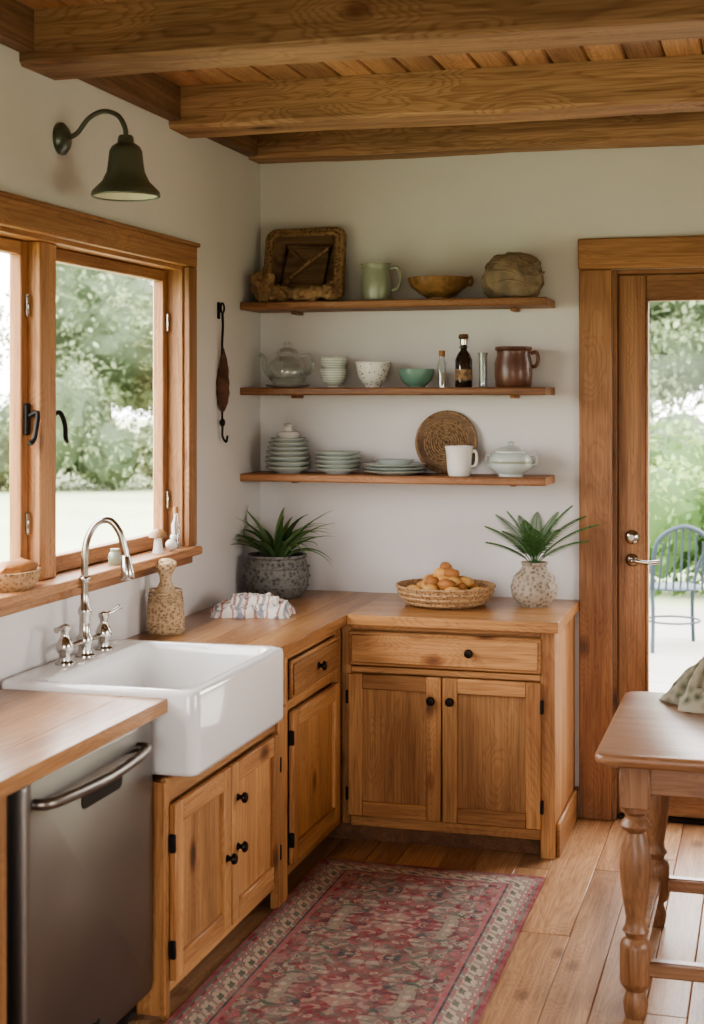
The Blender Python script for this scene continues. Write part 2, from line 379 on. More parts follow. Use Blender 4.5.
def spline(pts, k=6):
    P = [Vector(p) for p in pts]; out = []
    for i in range(len(P)-1):
        a, b, c, d = P[max(i-1, 0)], P[i], P[i+1], P[min(i+2, len(P)-1)]
        for j in range(k):
            t = j/k
            out.append(.5*((2*b)+(-a+c)*t+(2*a-5*b+4*c-d)*t*t+(-a+3*b-3*c+d)*t**3))
    out.append(P[-1]); return out

def circ(c, r, n=16, a0=0, a1=2*pi, plane='xz'):
    L = []
    for i in range(n+1):
        a = a0+(a1-a0)*i/n; u, w = r*math.cos(a), r*math.sin(a)
        L.append((c[0]+u, c[1], c[2]+w) if plane == 'xz' else ((c[0], c[1]+u, c[2]+w) if plane == 'yz' else (c[0]+u, c[1]+w, c[2])))
    return L
RX = lambda a: Matrix.Rotation(a, 4, 'X'); RY = lambda a: Matrix.Rotation(a, 4, 'Y'); RZ = lambda a: Matrix.Rotation(a, 4, 'Z'); T = lambda x, y, z: Matrix.Translation((x, y, z))

XL, YB, XR, YF = -2.19, 6.27, 2.3, -1.4      # room faces
CZ = 2.93
# ------------------------------------------------------------------ room shell
m = Mesher('floor'); x = XL-.02; k = 0
while x < XR:
    y = YF-random.random()*1.5; wd = (.15, .12, .165, .135)[k % 4]; k += 1
    while y < YB:
        L = 1.2+random.random()*1.6
        y0, y1 = max(y, YF), min(y+L, YB+.15)
        if y1-y0 > .02: m.box(x, min(x+wd-.0008, XR), y0, y1-.001, -.03, 0, FL, .003)
        y += L
    x += wd
m.done()
m = Mesher('ceiling'); x = XL-.1
while x < XR:
    m.box(x, x+.128, YF, YB+.1, CZ, CZ+.03, CEIL, .008); x += .129
m.box(XL-.1, XR+.1, YF, YB+.1, CZ+.031, CZ+.08, BY, 0)
m.done()
WT = .13
m = Mesher('wall_left')
wy0, wy1, wz0, wz1 = 3.10, 5.375, 1.18, 2.27
m.box(XL-WT, XL, YF-.15, wy0, -.05, CZ, WALL, 0); m.box(XL-WT, XL, wy1, YB+.15, -.05, CZ, WALL, 0)
m.box(XL-WT, XL, wy0, wy1, -.05, wz0, WALL, 0); m.box(XL-WT, XL, wy0, wy1, wz1, CZ, WALL, 0); m.done()
dx0, dx1, dz = -.64, .30, 2.29
m = Mesher('wall_back')
m.box(XL, dx0, YB, YB+.15, -.05, CZ, WALL, 0); m.box(dx1, XR, YB, YB+.15, -.05, CZ, WALL, 0); m.box(dx0, dx1, YB, YB+.15, dz, CZ, WALL, 0); m.done()
# right and rear walls; their unseen openings are added to let in light
m = Mesher('wall_right')
m.box(XR, XR+.15, YF-.15, 2.6, -.05, CZ, WALL, 0); m.box(XR, XR+.15, 4.2, YB+.15, -.05, CZ, WALL, 0); m.box(XR, XR+.15, 2.6, 4.2, -.05, .9, WALL, 0); m.box(XR, XR+.15, 2.6, 4.2, 2.1, CZ, WALL, 0); m.done()
RA, RB, RZ0, RZ1 = -1.3, .9, .8, 2.15
m = Mesher('wall_rear')
m.box(XL, RA, YF-.15, YF, -.05, CZ, WALL, 0); m.box(RB, XR, YF-.15, YF, -.05, CZ, WALL, 0); m.box(RA, RB, YF-.15, YF, RZ1, CZ, WALL, 0); m.box(RA, RB, YF-.15, YF, -.05, RZ0, WALL, 0); m.done()

def beam(y0, y1, z0, name):
    m = Mesher(name); n = 60; loops = []
    for i in range(n+1):
        x = XL+.001+(XR-XL-.002)*i/n; w = lambda k: .007*noise.noise((x*1.7, k*5.1, y0))+.003*noise.noise((x*9, k*5.1, y0))
        loops.append([(x, y0+w(1), z0+.014+w(2)), (x, y0+.014+w(1), z0+w(2)), (x, y1-.014+w(3), z0+w(4)), (x, y1+w(3), z0+.014+w(4)), (x, y1+w(3), CZ), (x, y0+w(1), CZ)])
    m.loft(loops, BX, False); return m.done()
beam(4.06, 4.30, 2.765, 'ceiling_beam'); beam(5.22, 5.44, 2.77, 'ceiling_beam'); beam(6.10, 6.258, 2.79, 'ceiling_beam')
beam(2.75, 2.99, 2.765, 'ceiling_beam')
m = Mesher('trim_1'); m.box(XL, XL+.05, YF, 6.09, 2.80, CZ, BY, .005); m.done()

# ------------------------------------------------------------------ window
m = Mesher('window_1')
f = XL+.025
m.box(XL, f, wy0-.09, wy1+.075, wz1-.005, wz1+.085, TY, .004)
m.box(XL-.002, f+.012, wy0-.1, wy1+.08, wz1+.075, wz1+.09, TY, .003)
m.box(XL, f, wy1-.005, wy1+.073, wz0, wz1-.006, TZ, .004); m.box(XL, f, wy0-.088, wy0+.005, wz0, wz1-.006, TZ, .004)
m.box(XL-WT+.01, XL+.062, wy0-.11, wy1+.04, wz0-.03, wz0+.002, TY, .006)
m.box(XL, XL+.02, wy0-.09, wy1+.04, wz0-.065, wz0-.031, TY, .003)
for a, b_ in ((wy1-.015, wy1), (wy0, wy0+.015)): m.box(XL-WT+.01, XL-.001, a, b_, wz0+.003, wz1, TZ, .002)
m.box(XL-WT+.01, XL-.001, wy0+.015, wy1-.015, wz1-.02, wz1, TY, .002)
m.box(XL-WT+.01, XL-.02, 4.235, 4.345, wz0+.003, wz1-.02, TZ, .004)
def sash(y0, y1):
    x0, x1 = XL-.105, XL-.062; z0, z1 = wz0+.004, wz1-.022; w = .043
    m.box(x0, x1, y0, y0+w, z0, z1, TZ, .004); m.box(x0, x1, y1-w, y1, z0, z1, TZ, .004)
    m.box(x0, x1, y0+w, y1-w, z0, z0+.055, TY, .004); m.box(x0, x1, y0+w, y1-w, z1-w, z1, TY, .004)
    m.box(x0+.012, x0+.017, y0+w-.005, y1-w+.005, z0+.05, z1-w+.005, GLASS, 0)
    for z in (z0+.18, z1-.2):
        m.box(x1, x1+.012, y1-.022, y1+.002, z-.035, z+.035, NICKEL, .003)
sash(4.347, wy1-.016); sash(wy0+.016, 4.233)
for yy, sg in ((4.215, -1), (4.368, 1)):   # casement levers
    m.box(XL-.063, XL-.048, yy-.012, yy+.012, 1.64, 1.74, IRON, .004)
    m.tube(spline([(XL-.048, yy, 1.70), (XL-.02, yy, 1.71), (XL-.012, yy+.02*sg, 1.67), (XL-.015, yy+.03*sg, 1.63), (XL-.02, yy+.05*sg, 1.615)]), .008, IRON)
m.done()

# ------------------------------------------------------------------ door
m = Mesher('trim_2')
m.box(dx0-.135, dx0+.0, YB-.026, YB, 0, dz, TZ, .004); m.box(dx1, dx1+.13, YB-.026, YB, 0, dz, TZ, .004)
m.box(dx0-.14, dx1+.135, YB-.03, YB, dz+.001, dz+.13, TX, .004)
m.box(dx0, dx0+.018, YB-.001, YB+.15, 0, dz, TZ, .002); m.box(dx1-.018, dx1, YB-.001, YB+.15, 0, dz, TZ, .002); m.box(dx0+.018, dx1-.018, YB-.001, YB+.15, dz-.018, dz, TX, .002)
m.done()
m = Mesher('door_1')
a, b_ = dx0+.02, dx1-.02; y0, y1 = YB+.035, YB+.08; w = .115
m.box(a, a+w, y0, y1, .02, dz-.02, TZ, .004); m.box(b_-w, b_, y0, y1, .02, dz-.02, TZ, .004)
m.box(a+w, b_-w, y0, y1, dz-.13, dz-.02, TX, .004); m.box(a+w, b_-w, y0, y1, .02, .27, TX, .004)
m.box(a+w, a+w+.01, y0-.006, y1, .27, dz-.13, TZ, .003); m.box(b_-w-.01, b_-w, y0-.006, y1, .27, dz-.13, TZ, .003)
m.box(a+w, b_-w, y0+.02, y0+.026, .265, dz-.125, GLASS, 0)
hx = a+.058
for z, r in ((1.175, .03), (1.08, .027)):
    m.lathe([(0, 0), (r, 0), (r, .006), (r*.8, .012), (.012, .016), (.012, .03), (0, .03)], NICKEL, xf=T(hx, y0, z) @ RX(pi/2), seg=24)
m.tube(spline([(hx, y0-.03, 1.08), (hx, y0-.05, 1.08), (hx+.02, y0-.055, 1.082), (hx+.07, y0-.052, 1.075), (hx+.115, y0-.048, 1.08)]), .009, NICKEL)
m.box(a, b_, y0-.02, y1+.03, .0, .018, BRONZE, .002)
m.done()

# ------------------------------------------------------------------ cabinets
YFc = 5.66
class Face:
    """helper for cabinet fronts: a = along the run, d = outwards distance"""
    def __init__(s, m, kind, x=-1.64): s.m, s.k, s.x = m, kind, x
    def box(s, a0, a1, z0, z1, d0, d1, mat, bev=.003):
        if s.k == 'L': s.m.box(s.x+d0, s.x+d1, a0, a1, z0, z1, mat, bev)
        else: s.m.box(a0, a1, YFc-d1, YFc-d0, z0, z1, mat, bev)
    def H(s): return WY if s.k == 'L' else WX
    def door(s, a0, a1, z0, z1, w=.062):
        s.box(a0, a0+w, z0, z1, .001, .02, WZ); s.box(a1-w, a1, z0, z1, .001, .02, WZ)
        s.box(a0+w, a1-w, z0, z0+w, .001, .0195, s.H()); s.box(a0+w, a1-w, z1-w, z1, .001, .0195, s.H())
        s.box(a0+w-.004, a1-w+.004, z0+w-.004, z1-w+.004, .001, .007, WZ, 0)
    def drawer(s, a0, a1, z0, z1):
        s.box(a0, a1, z0, z1, .001, .014, s.H(), .004); s.box(a0+.012, a1-.012, z0+.012, z1-.012, .013, .021, s.H(), .006)
    def knob(s, a, z, r=.017, d=.02):
        R = T(s.x+d, a, z) @ RY(pi/2) if s.k == 'L' else T(a, YFc-d, z) @ RX(pi/2)
        s.m.lathe([(0, 0), (r*.7, 0), (r*.65, .003), (r*.4, .008), (r*.45, .014), (r, .02), (r*1.02, .025), (r*.8, .031), (0, .033)], BRONZE, xf=R, seg=20)
    def hinge(s, a, z):
        s.box(a-.006, a+.006, z-.026, z+.026, .004, .023, IRON, .003)
XF = -1.64
# sink base
m = Mesher('sink_base_cabinet'); F = Face(m, 'L')
m.box(XL+.01, XF-.02, 3.89, 4.94, .10, .675, WY, 0)
m.box(XL+.01, XF-.02, 4.73, 4.94, .675, .868, WY, 0)
m.box(XL+.01, XF-.001, 3.88, 3.896, .02, .675, WZ, .001)
F.box(3.897, 3.92, .0, .685, -.02, 0, WZ); F.box(4.85, 4.945, .0, .685, -.02, 0.012, WZ); F.box(4.73, 4.945, .686, .868, -.02, 0, WZ)
F.box(3.92, 4.85, .615, .685, -.02, 0, WY); F.box(3.92, 4.85, .075, .105, -.02, 0, WY)
F.door(3.912, 4.365, .11, .608); F.door(4.375, 4.842, .11, .608)
F.knob(4.42, .50); F.knob(4.42, .345); F.knob(4.325, .335)
F.hinge(3.907, .2); F.hinge(3.907, .5); F.hinge(4.846, .2); F.hinge(4.846, .5)
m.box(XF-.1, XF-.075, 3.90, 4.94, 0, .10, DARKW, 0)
m.done()
m = Mesher('drawer_base_cabinet'); F = Face(m, 'L')
m.box(XL+.01, XF-.02, 4.95, 5.655, .10, .868, WY, 0)
F.box(4.95, 4.985, .0, .868, -.02, 0, WZ); F.box(5.585, 5.655, .075, .868, -.02, 0, WZ); F.box(4.985, 5.585, .835, .868, -.02, 0, WY); F.box(4.985, 5.585, .655, .69, -.02, 0, WY); F.box(4.985, 5.585, .075, .11, -.02, 0, WY)
F.drawer(4.99, 5.575, .695, .83); F.door(4.99, 5.575, .115, .65)
F.knob(5.285, .765, d=.021); F.hinge(4.988, .2); F.hinge(4.988, .56)
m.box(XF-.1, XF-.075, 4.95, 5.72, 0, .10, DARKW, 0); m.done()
m = Mesher('double_door_base_cabinet'); F = Face(m, 'B')
m.box(XF-.015, -.816, YFc+.02, YB-.005, .10, .868, WX, 0)
m.box(-.815, -.795, YFc+.0205, YB-.005, .0, .868, WZ, .001)
F.box(XF+.002, -1.60, .075, .868, -.02, 0, WZ); F.box(-.85, -.795, .0, .868, -.02, 0, WZ)
F.box(-1.60, -.85, .845, .868, -.02, 0, WX); F.box(-1.60, -.85, .675, .70, -.02, 0, WX); F.box(-1.60, -.85, .07, .11, -.02, 0, WX)
F.drawer(-1.605, -.845, .705, .84); F.door(-1.607, -1.233, .115, .672, .058); F.door(-1.227, -.845, .115, .672, .058)
F.knob(-1.12, .775, d=.021); F.knob(-1.27, .585); F.knob(-1.195, .585)
for z in (.2, .58): F.hinge(-.842, z)
F.hinge(-1.61, .2); F.hinge(-1.61, .58)
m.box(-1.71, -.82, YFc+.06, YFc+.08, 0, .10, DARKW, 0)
m.box(-.795, -.78, YFc+.03, YB-.005, 0, .13, WY, .005)
m.done()
NX = -1.68
m = Mesher('base_cabinet'); F = Face(m, 'L', NX)
m.box(XL+.01, NX-.02, 1.2, 3.04, .10, .868, WY, 0)
F.box(1.2, 1.26, .0, .868, -.02, 0, WZ); F.box(2.975, 3.06, 0, .868, -.02, 0, WZ); F.box(1.26, 2.975, .075, .11, -.02, 0, WY); F.box(1.26, 2.975, .835, .868, -.02, 0, WY)
F.drawer(1.27, 2.10, .69, .83); F.drawer(2.12, 2.965, .69, .83); F.door(1.27, 2.10, .115, .67); F.door(2.12, 2.965, .115, .67)
F.knob(1.68, .76); F.knob(2.53, .76); F.knob(2.05, .58); F.knob(2.17, .58)
m.box(NX-.1, NX-.075, 1.2, 3.04, 0, .10, DARKW, 0); m.done()

# dishwasher
D = NX+.015   # door face
m = Mesher('dishwasher')
m.box(XL+.01, NX-.06, 3.07, 3.875, .02, .866, STEELD, 0)
m.box(NX-.06, NX-.02, 3.075, 3.87, .10, .866, STEELD, .002)
hy, cy = .372, 3.491
loops = []
for xx, inset in ((NX-.02, 0), (D-.013, 0), (D-.004, .003), (D, .01)):
    lp = rrect(cy, .4825, hy-inset, .3825-inset, .02, 0)
    loops.append([(xx, p[0], p[1]) for p in lp])
m.loft(loops, STEEL, True)
m.box(NX-.06, NX-.04, 3.08, 3.87, .02, .1, STEELD, .002)
m.tube(spline([(D, 3.16, .805), (D+.03, 3.17, .805), (D+.045, 3.24, .803), (D+.056, 3.45, .80), (D+.045, 3.66, .803), (D+.03, 3.745, .805), (D, 3.755, .805)]), .0135, STEEL, seg=14)
lp = rrect(3.53, .745, .12, .022, .02, 0); m.loft([[(D-.0005, p[0], p[1]) for p in lp], [(D+.0015, p[0], p[1]) for p in lp]], STEELD, True)
m.box(D, D+.002, 3.44, 3.51, .15, .165, STEELD, 0)
m.done(sharp=30)

# countertop
m = Mesher('countertop')
def boardsY(x0, x1, y0, y1, n):
    w = (x1-x0)/n
    for i in range(n): m.box(x0+i*w, x0+(i+1)*w, y0, y1, .87, .91, KY, .0005 if i < n-1 else .002)
def boardsX(x0, x1, y0, y1, n):
    w = (y1-y0)/n
    for i in range(n): m.box(x0, x1, y0+i*w, y0+(i+1)*w, .87, .91, KX, .0005 if i else .002)
boardsY(XL+.003, -1.64, 1.15, 3.902, 4); boardsY(XL+.003, -1.60, 4.714, YB-.004, 4); boardsX(-1.60, -.775, 5.60, YB-.004, 4)
m.done()

# sink
sx0, sx1, sy0, sy1 = XL+.012, -1.555, 3.906, 4.71
scx, scy, shx, shy = (sx0+sx1)/2, (sy0+sy1)/2, (sx1-sx0)/2, (sy1-sy0)/2
m = Mesher('farmhouse_sink', (scx, scy, 0))
bx0, bx1 = sx0+.125, sx1-.04; bcx, bhx = (bx0+bx1)/2-scx, (bx1-bx0)/2; bhy = shy-.04
L = [rrect(0, 0, shx-.012, shy-.012, .03, .688), rrect(0, 0, shx-.003, shy-.003, .034, .693), rrect(0, 0, shx, shy, .036, .705), rrect(0, 0, shx, shy, .036, .915),
     rrect(0, 0, shx-.003, shy-.003, .036, .927), rrect(0, 0, shx-.012, shy-.012, .036, .931), rrect(bcx, 0, bhx+.006, bhy+.006, .05, .931), rrect(bcx, 0, bhx, bhy, .05, .926), rrect(bcx, 0, bhx-.008, bhy-.008, .05, .90),
     rrect(bcx, 0, bhx-.016, bhy-.016, .05, .745), rrect(bcx, 0, bhx-.03, bhy-.03, .045, .725), rrect(bcx, 0, bhx-.06, bhy-.06, .04, .718)]
m.loft(L, WHITE, True)
m.lathe([(0, .722), (.03, .722), (.042, .7205), (.045, .7185)], NICKEL, c=(bcx, 0, 0), seg=24)
m.done(sharp=60)

# faucet
fx, fy = sx0+.065, 4.35
m = Mesher('bridge_faucet', (fx, fy, .931))
m.lathe([(0, 0), (.032, 0), (.032, .006), (.024, .012), (.020, .03), (.026, .045), (.026, .06), (.018, .075), (.017, .13), (.022, .14), (.022, .15), (.014, .165), (.013, .2)], NICKEL)
m.tube(spline([(0, 0, .2), (0, 0, .30), (.006, .003, .37), (.035, .01, .425), (.075, .02, .435), (.105, .03, .40), (.120, .035, .35), (.126, .037, .32)], 8), .0115, NICKEL, 14)
m.lathe([(0, 0), (.020, 0), (.023, .008), (.021, .03), (.017, .06), (.014, .075), (.013, .08)], NICKEL, xf=T(.132, .039, .245) @ RY(math.radians(-6)))
m.lathe([(.016, 0), (.019, .004), (.019, .012), (.016, .016)], NICKEL, c=(0, 0, .24))
for s_, yy in ((-1, -.14), (1, .14)):
    m.lathe([(0, 0), (.03, 0), (.03, .005), (.02, .012), (.018, .03), (.026, .042), (.027, .06), (.02, .075), (.013, .085), (.013, .1), (.018, .108), (.017, .12), (0, .126)], NICKEL, c=(0, yy, 0))
    m.tube(spline([(0, yy, .112), (.02, yy+.025*s_, .122), (.035, yy+.05*s_, .135)] if s_ > 0 else [(0, yy, .112), (.012, yy-.035, .122), (.015, yy-.085, .118)]), [.007]*6+[.007]*6+[.010], NICKEL)
    m.tube([(0, yy, .05), (0, yy*.1, .05)], .009, NICKEL)
m.done()

# ------------------------------------------------------------------ shelves
def shelf(z):
    m = Mesher('wall_shelf'); n = 24; loops = []
    x0, x1 = XL+.002, -.880
    for i in range(n+1):
        x = x0+(x1-x0)*i/n; w = .004*noise.noise((x*3, z*7, 0)); y = 6.0+w
        loops.append([(x, YB-.002, z), (x, y+.006, z), (x, y, z-.006), (x, y, z-.026), (x, y+.006, z-.032), (x, YB-.002, z-.032)])
    m.loft(loops, SHW, False)
    for xx in (-2.0, -1.04):
        m.box(xx-.012, xx+.012, 6.16, YB-.002, z-.046, z-.0325, SHW, .003)
    m.done()
Z1, Z2, Z3 = 2.165, 1.80, 1.432
for z in (Z1, Z2, Z3): shelf(z)

def cup_profile(r0, r1, h, t=.004, foot=.008):
    return [(0, 0), (r0*.8, 0), (r0*.85, foot), (r0, foot+.004), (r0+(r1-r0)*.6, h*.4), (r1*.98, h*.8), (r1, h), (r1-t, h), (r1*.98-t, h*.8), (r0+(r1-r0)*.6-t, h*.4), (r0*.8, foot+.008), (0, foot+.008)]
def handle(m, x, z0, z1, out, mat, r=.006, sgn=1, ang=0):
    zc = (z0+z1)/2
    P = spline([(x, 0, z1), (x+out*.7*sgn, 0, z1+.004), (x+out*sgn, 0, zc+(z1-z0)*.1), (x+out*.7*sgn, 0, z0+.004), (x-.003*sgn, 0, z0)])
    m.tube(P, r, mat, 8, xf=RZ(ang))

# --- top shelf
m = Mesher('carved_wooden_tray', (-1.955, 6.14, Z1+.002))
R = RX(math.radians(-13))
def rr(hx, hz, r, y, zc=.168): return [(p[0]+.006*noise.noise((p[0]*20, p[1]*20, 1)), y, p[1]+.006*noise.noise((p[0]*20, p[1]*20, 5))) for p in rrect(0, zc, hx, hz, r, 0)]
m.loft([rr(.155, .142, .035, .045), rr(.176, .161, .045, .025), rr(.180, .163, .045, -.012), rr(.165, .15, .04, -.024), rr(.138, .122, .03, -.018), rr(.125, .11, .025, .014)], CARV, True, xf=R)
Q = [(-.105, .078), (.088, .072), (.112, .25), (-.085, .262)]
m.tube([(x_, .008, z_) for (x_, z_) in Q], .013, CARV, 8, closed=True, xf=R)
m.tube([(-.095, .006, .085), (0, .002, .17), (.10, .006, .245)], .010, WICKD, 8, xf=R)
m.tube([(-.08, .008, .255), (-.03, .006, .21), (0, .004, .17)], .008, CARV, 8, xf=R)
for hx_, hz_, r_, yy, tr in ((.152, .136, .03, -.022, .012), (.168, .152, .035, -.016, .013), (.172, .155, .035, .005, .012)):
    m.tube([(p[0], yy, p[2]) for p in rr(hx_, hz_, r_, 0)], tr, WICKD, 8, closed=True, xf=R)
m.done(sharp=70)
m = Mesher('driftwood_log', (-1.955, 6.045, Z1))
P = spline([(-.15, 0, .035), (-.08, .005, .04), (0, 0, .035), (.08, -.005, .04), (.16, 0, .045)])
m.tube(P, [.030+.012*noise.noise((i*.6, 0, 3))+.006*math.sin(i*1.1) for i in range(len(P))], DRIFT, 14)
m.blob((-.14, .0, .065), (.05, .045, .065), DRIFT, .5, 2.2, 4, seed=3); m.blob((.165, 0, .04), (.04, .04, .042), DRIFT, .5, 2.5, 3, seed=5)
m.blob((-.07, -.005, .035), (.045, .038, .036), DRIFT, .5, 2.5, 3, seed=8); m.blob((.06, -.005, .032), (.05, .035, .034), DRIFT, .5, 2.5, 3, seed=9)
m.done()
m = Mesher('sage_pitcher', (-1.62, 6.13, Z1))
m.lathe([(0, 0), (.052, 0), (.058, .005), (.064, .05), (.062, .11), (.056, .135), (.058, .155), (.062, .162), (.057, .160), (.051, .135), (.056, .1), (.054, .01), (0, .008)], SAGE)
m.blob((-.056, -.01, .152), (.018, .016, .012), SAGE, 0, 1, 2)
handle(m, .056, .05, .14, .05, SAGE, .0075); m.done()
m = Mesher('brown_serving_bowl', (-1.35, 6.13, Z1))
m.lathe([(0, 0), (.05, 0), (.05, .012), (.08, .03), (.12, .06), (.135, .095), (.127, .096), (.108, .064), (.06, .035), (0, .03)], BRWB, wob=.06)
handle(m, .13, .062, .092, .015, BRWB, .006); m.done()
m = Mesher('round_stone', (-1.035, 6.135, Z1)); m.blob((0, 0, .085), (.124, .11, .108), STONE, .12, 2, 5, p=.85, seed=11, flatbot=True)
for k, zz in enumerate((.06, .10, .14)):
    rr_ = math.sqrt(max(0, 1-((zz-.085)/.113)**2))
    m.tube([(.126*rr_*math.cos(a)*1.03, .112*rr_*math.sin(a)*1.03, zz+.012*math.sin(3*a+k)) for a in [2*pi*i/40 for i in range(40)]], .004, STONE, 6, closed=True)
m.done()
# --- middle shelf
m = Mesher('glass_teapot', (-2.02, 6.135, Z2))
m.lathe([(0, 0), (.05, 0), (.085, .006), (.098, .014), (.094, .014), (.05, .008), (0, .008)], CREAM)
m.lathe([(0, .01), (.055, .012), (.082, .04), (.088, .075), (.07, .115), (.045, .135), (.043, .15)], CLRG)
m.lathe([(.047, .148), (.05, .152), (.035, .168), (.012, .176), (.012, .182), (.018, .19), (.012, .2), (0, .2)], CLRG)
m.tube(spline([(-.07, 0, .05), (-.10, 0, .085), (-.108, 0, .13), (-.128, 0, .145)]), [.016]*6+[.012]*6+[.009]*7, CLRG, 10)
handle(m, .062, .06, .135, .055, CLRG, .007); m.done()
m = Mesher('stacked_cups', (-1.81, 6.13, Z2))
m.lathe(cup_profile(.035, .058, .08), CUPG); m.lathe([(r, z+.06) for r, z in cup_profile(.035, .06, .07)], CUPG); m.done()
m = Mesher('patterned_cup', (-1.635, 6.13, Z2))
m.lathe(cup_profile(.042, .073, .108, foot=.012), CUPP); m.lathe([(.074, .102), (.077, .108), (.073, .112), (.070, .108)], CREAM); m.done()
m = Mesher('teal_bowl', (-1.445, 6.13, Z2)); m.lathe(cup_profile(.045, .077, .078), TEAL); m.done()
m = Mesher('glass_spice_bottle', (-1.335, 6.13, Z2))
m.lathe([(0, 0), (.018, 0), (.018, .10), (.012, .118), (.012, .135)], CLRG, seg=20); m.lathe([(0, .13), (.013, .13), (.013, .155), (0, .155)], CORK, seg=16); m.lathe([(0, .004), (.014, .004), (.014, .06), (0, .06)], LABEL, seg=16); m.done()
m = Mesher('dark_glass_bottle', (-1.24, 6.12, Z2))
m.lathe([(0, 0), (.034, 0), (.036, .005), (.036, .115), (.026, .14), (.014, .155), (.014, .18)], DGLASS, seg=24)
m.lathe([(0, .178), (.016, .178), (.017, .2), (.024, .206), (.02, .222), (0, .224)], NICKEL, seg=20); m.lathe([(.0365, .03), (.0365, .075)], WICKD, seg=24)
m.tube([(.018*math.cos(a), .018*math.sin(a), .168) for a in [2*pi*i/16 for i in range(16)]], .003, NICKEL, 6, closed=True); m.done()
m = Mesher('glass_vial', (-1.160, 6.13, Z2)); m.lathe([(0, 0), (.017, 0), (.018, .004), (.018, .13), (.022, .145), (.019, .145), (.015, .13), (.015, .006), (0, .006)], CLRG, seg=20); m.done()
m = Mesher('brown_stoneware_crock', (-1.03, 6.12, Z2))
m.lathe([(0, 0), (.068, 0), (.074, .008), (.078, .05), (.077, .10), (.068, .135), (.07, .15), (.078, .156), (.076, .168), (.064, .166), (.062, .14), (.07, .1), (.064, .01), (0, .01)], BROWN)
handle(m, .072, .085, .14, .03, BROWN, .008); m.done()
# --- lower shelf
def plates(name, x, y, specs):
    m = Mesher(name, (x, y, Z3)); z = 0
    for r, h in specs:
        m.lathe([(0, z), (r*.55, z), (r*.6, z+h*.3), (r*.95, z+h*.85), (r, z+h*1.15), (r*.985, z+h*1.3), (r*.9, z+h*1.05), (r*.58, z+h*.6), (0, z+h*.6)], PLATE, seg=40)
        m.lathe([(r*.988, z+h*1.12), (r*1.006, z+h*1.2), (r*.985, z+h*1.33)], SAGE, seg=40)
        z += h
    return m, z
m, z = plates('stacked_bowls', -2.015, 6.13, [(.10, .022), (.101, .022), (.099, .022), (.096, .022), (.092, .02), (.086, .02), (.078, .018)])
m.lathe([(0, z), (.04, z), (.05, z+.02), (.045, z+.03), (.018, z+.036), (.014, z+.05), (.02, z+.06), (.012, z+.068), (0, z+.07)], CREAM); m.done()
m, z = plates('plate_stack', -1.79, 6.13, [(.098, .018), (.1, .018), (.099, .018), (.1, .018), (.098, .018)]); m.done()
m, z = plates('dinner_plate_stack', -1.535, 6.12, [(.136, .014), (.134, .014), (.136, .014)])
m.lathe([(0, z), (.06, z), (.085, z+.022), (.08, z+.022), (.055, z+.006), (0, z+.006)], PLATE); m.done()
m = Mesher('woven_round_plate', (-1.34, 6.225, Z3+.004))
R = RX(math.radians(-9)) @ T(0, 0, .132) @ RX(pi/2)
m.lathe([(0, -.01), (.09, -.01), (.13, .002), (.134, .008), (.128, .012), (.095, .002), (0, .0)], CARV, xf=R, seg=48)
for k in range(9): m.tube([(k*.0105*math.cos(a)+.012*math.cos(a), k*.0105*math.sin(a)+.012*math.sin(a), .002) for a in [2*pi*i/32 for i in range(32)]], .0045, WICKD, 6, closed=True, xf=R)
m.tube([(.13*math.cos(a), .13*math.sin(a), .008) for a in [2*pi*i/48 for i in range(48)]], .007, WICKD, 8, closed=True, xf=R)
m.done()
m = Mesher('white_mug', (-1.25, 6.075, Z3))
m.lathe([(0, 0), (.042, 0), (.046, .006), (.05, .03), (.054, .09), (.06, .125), (.056, .125), (.05, .09), (.044, .01), (0, .01)], CREAM)
handle(m, .052, .04, .1, .022, CREAM, .006); m.done()
m = Mesher('lidded_tureen', (-1.04, 6.11, Z3))
m.lathe([(0, 0), (.05, 0), (.052, .01), (.085, .035), (.092, .06), (.08, .088), (.06, .1)], PLATE); m.lathe([(.066, .098), (.066, .104), (.045, .118), (.015, .126), (.01, .132), (.016, .14), (0, .146)], PLATE)
m.lathe([(.0935, .055), (.095, .06), (.0925, .065)], SAGE)
handle(m, .086, .045, .085, .02, PLATE, .006); handle(m, -.086, .045, .085, .02, PLATE, .006, -1); m.done()

# ------------------------------------------------------------------ counter items
def blade(m, p0, ang, length, w, lean, droop, mat, n=9):
    V = []; F = []; p = Vector(p0); th = lean; d = Vector((math.cos(ang), math.sin(ang), 0)); sd = Vector((-math.sin(ang), math.cos(ang), 0))
    for i in range(n+1):
        t = i/n; ww = w*(1-t)**.7*(.75+.5*math.sin(pi*min(1, t*1.3))) if t < 1 else 0
        up = Vector((0, 0, 1))*math.sin(th)+d*math.cos(th); nrm = -d*math.sin(th)+Vector((0, 0, 1))*math.cos(th)
        V += [tuple(p+sd*ww+nrm*ww*.5), tuple(p), tuple(p-sd*ww+nrm*ww*.5)]
        p = p+up*length/n; th -= droop/n
    for i in range(n):
        for j in range(2): F.append([i*3+j, i*3+j+1, i*3+4+j, i*3+3+j])
    m.add(V, F, mat, True)
def clampwall(m, xmax_left=None, ymax=None):
    m.v = [(max(x, xmax_left) if xmax_left is not None else x, min(y, ymax) if ymax is not None else y, z) for x, y, z in m.v]

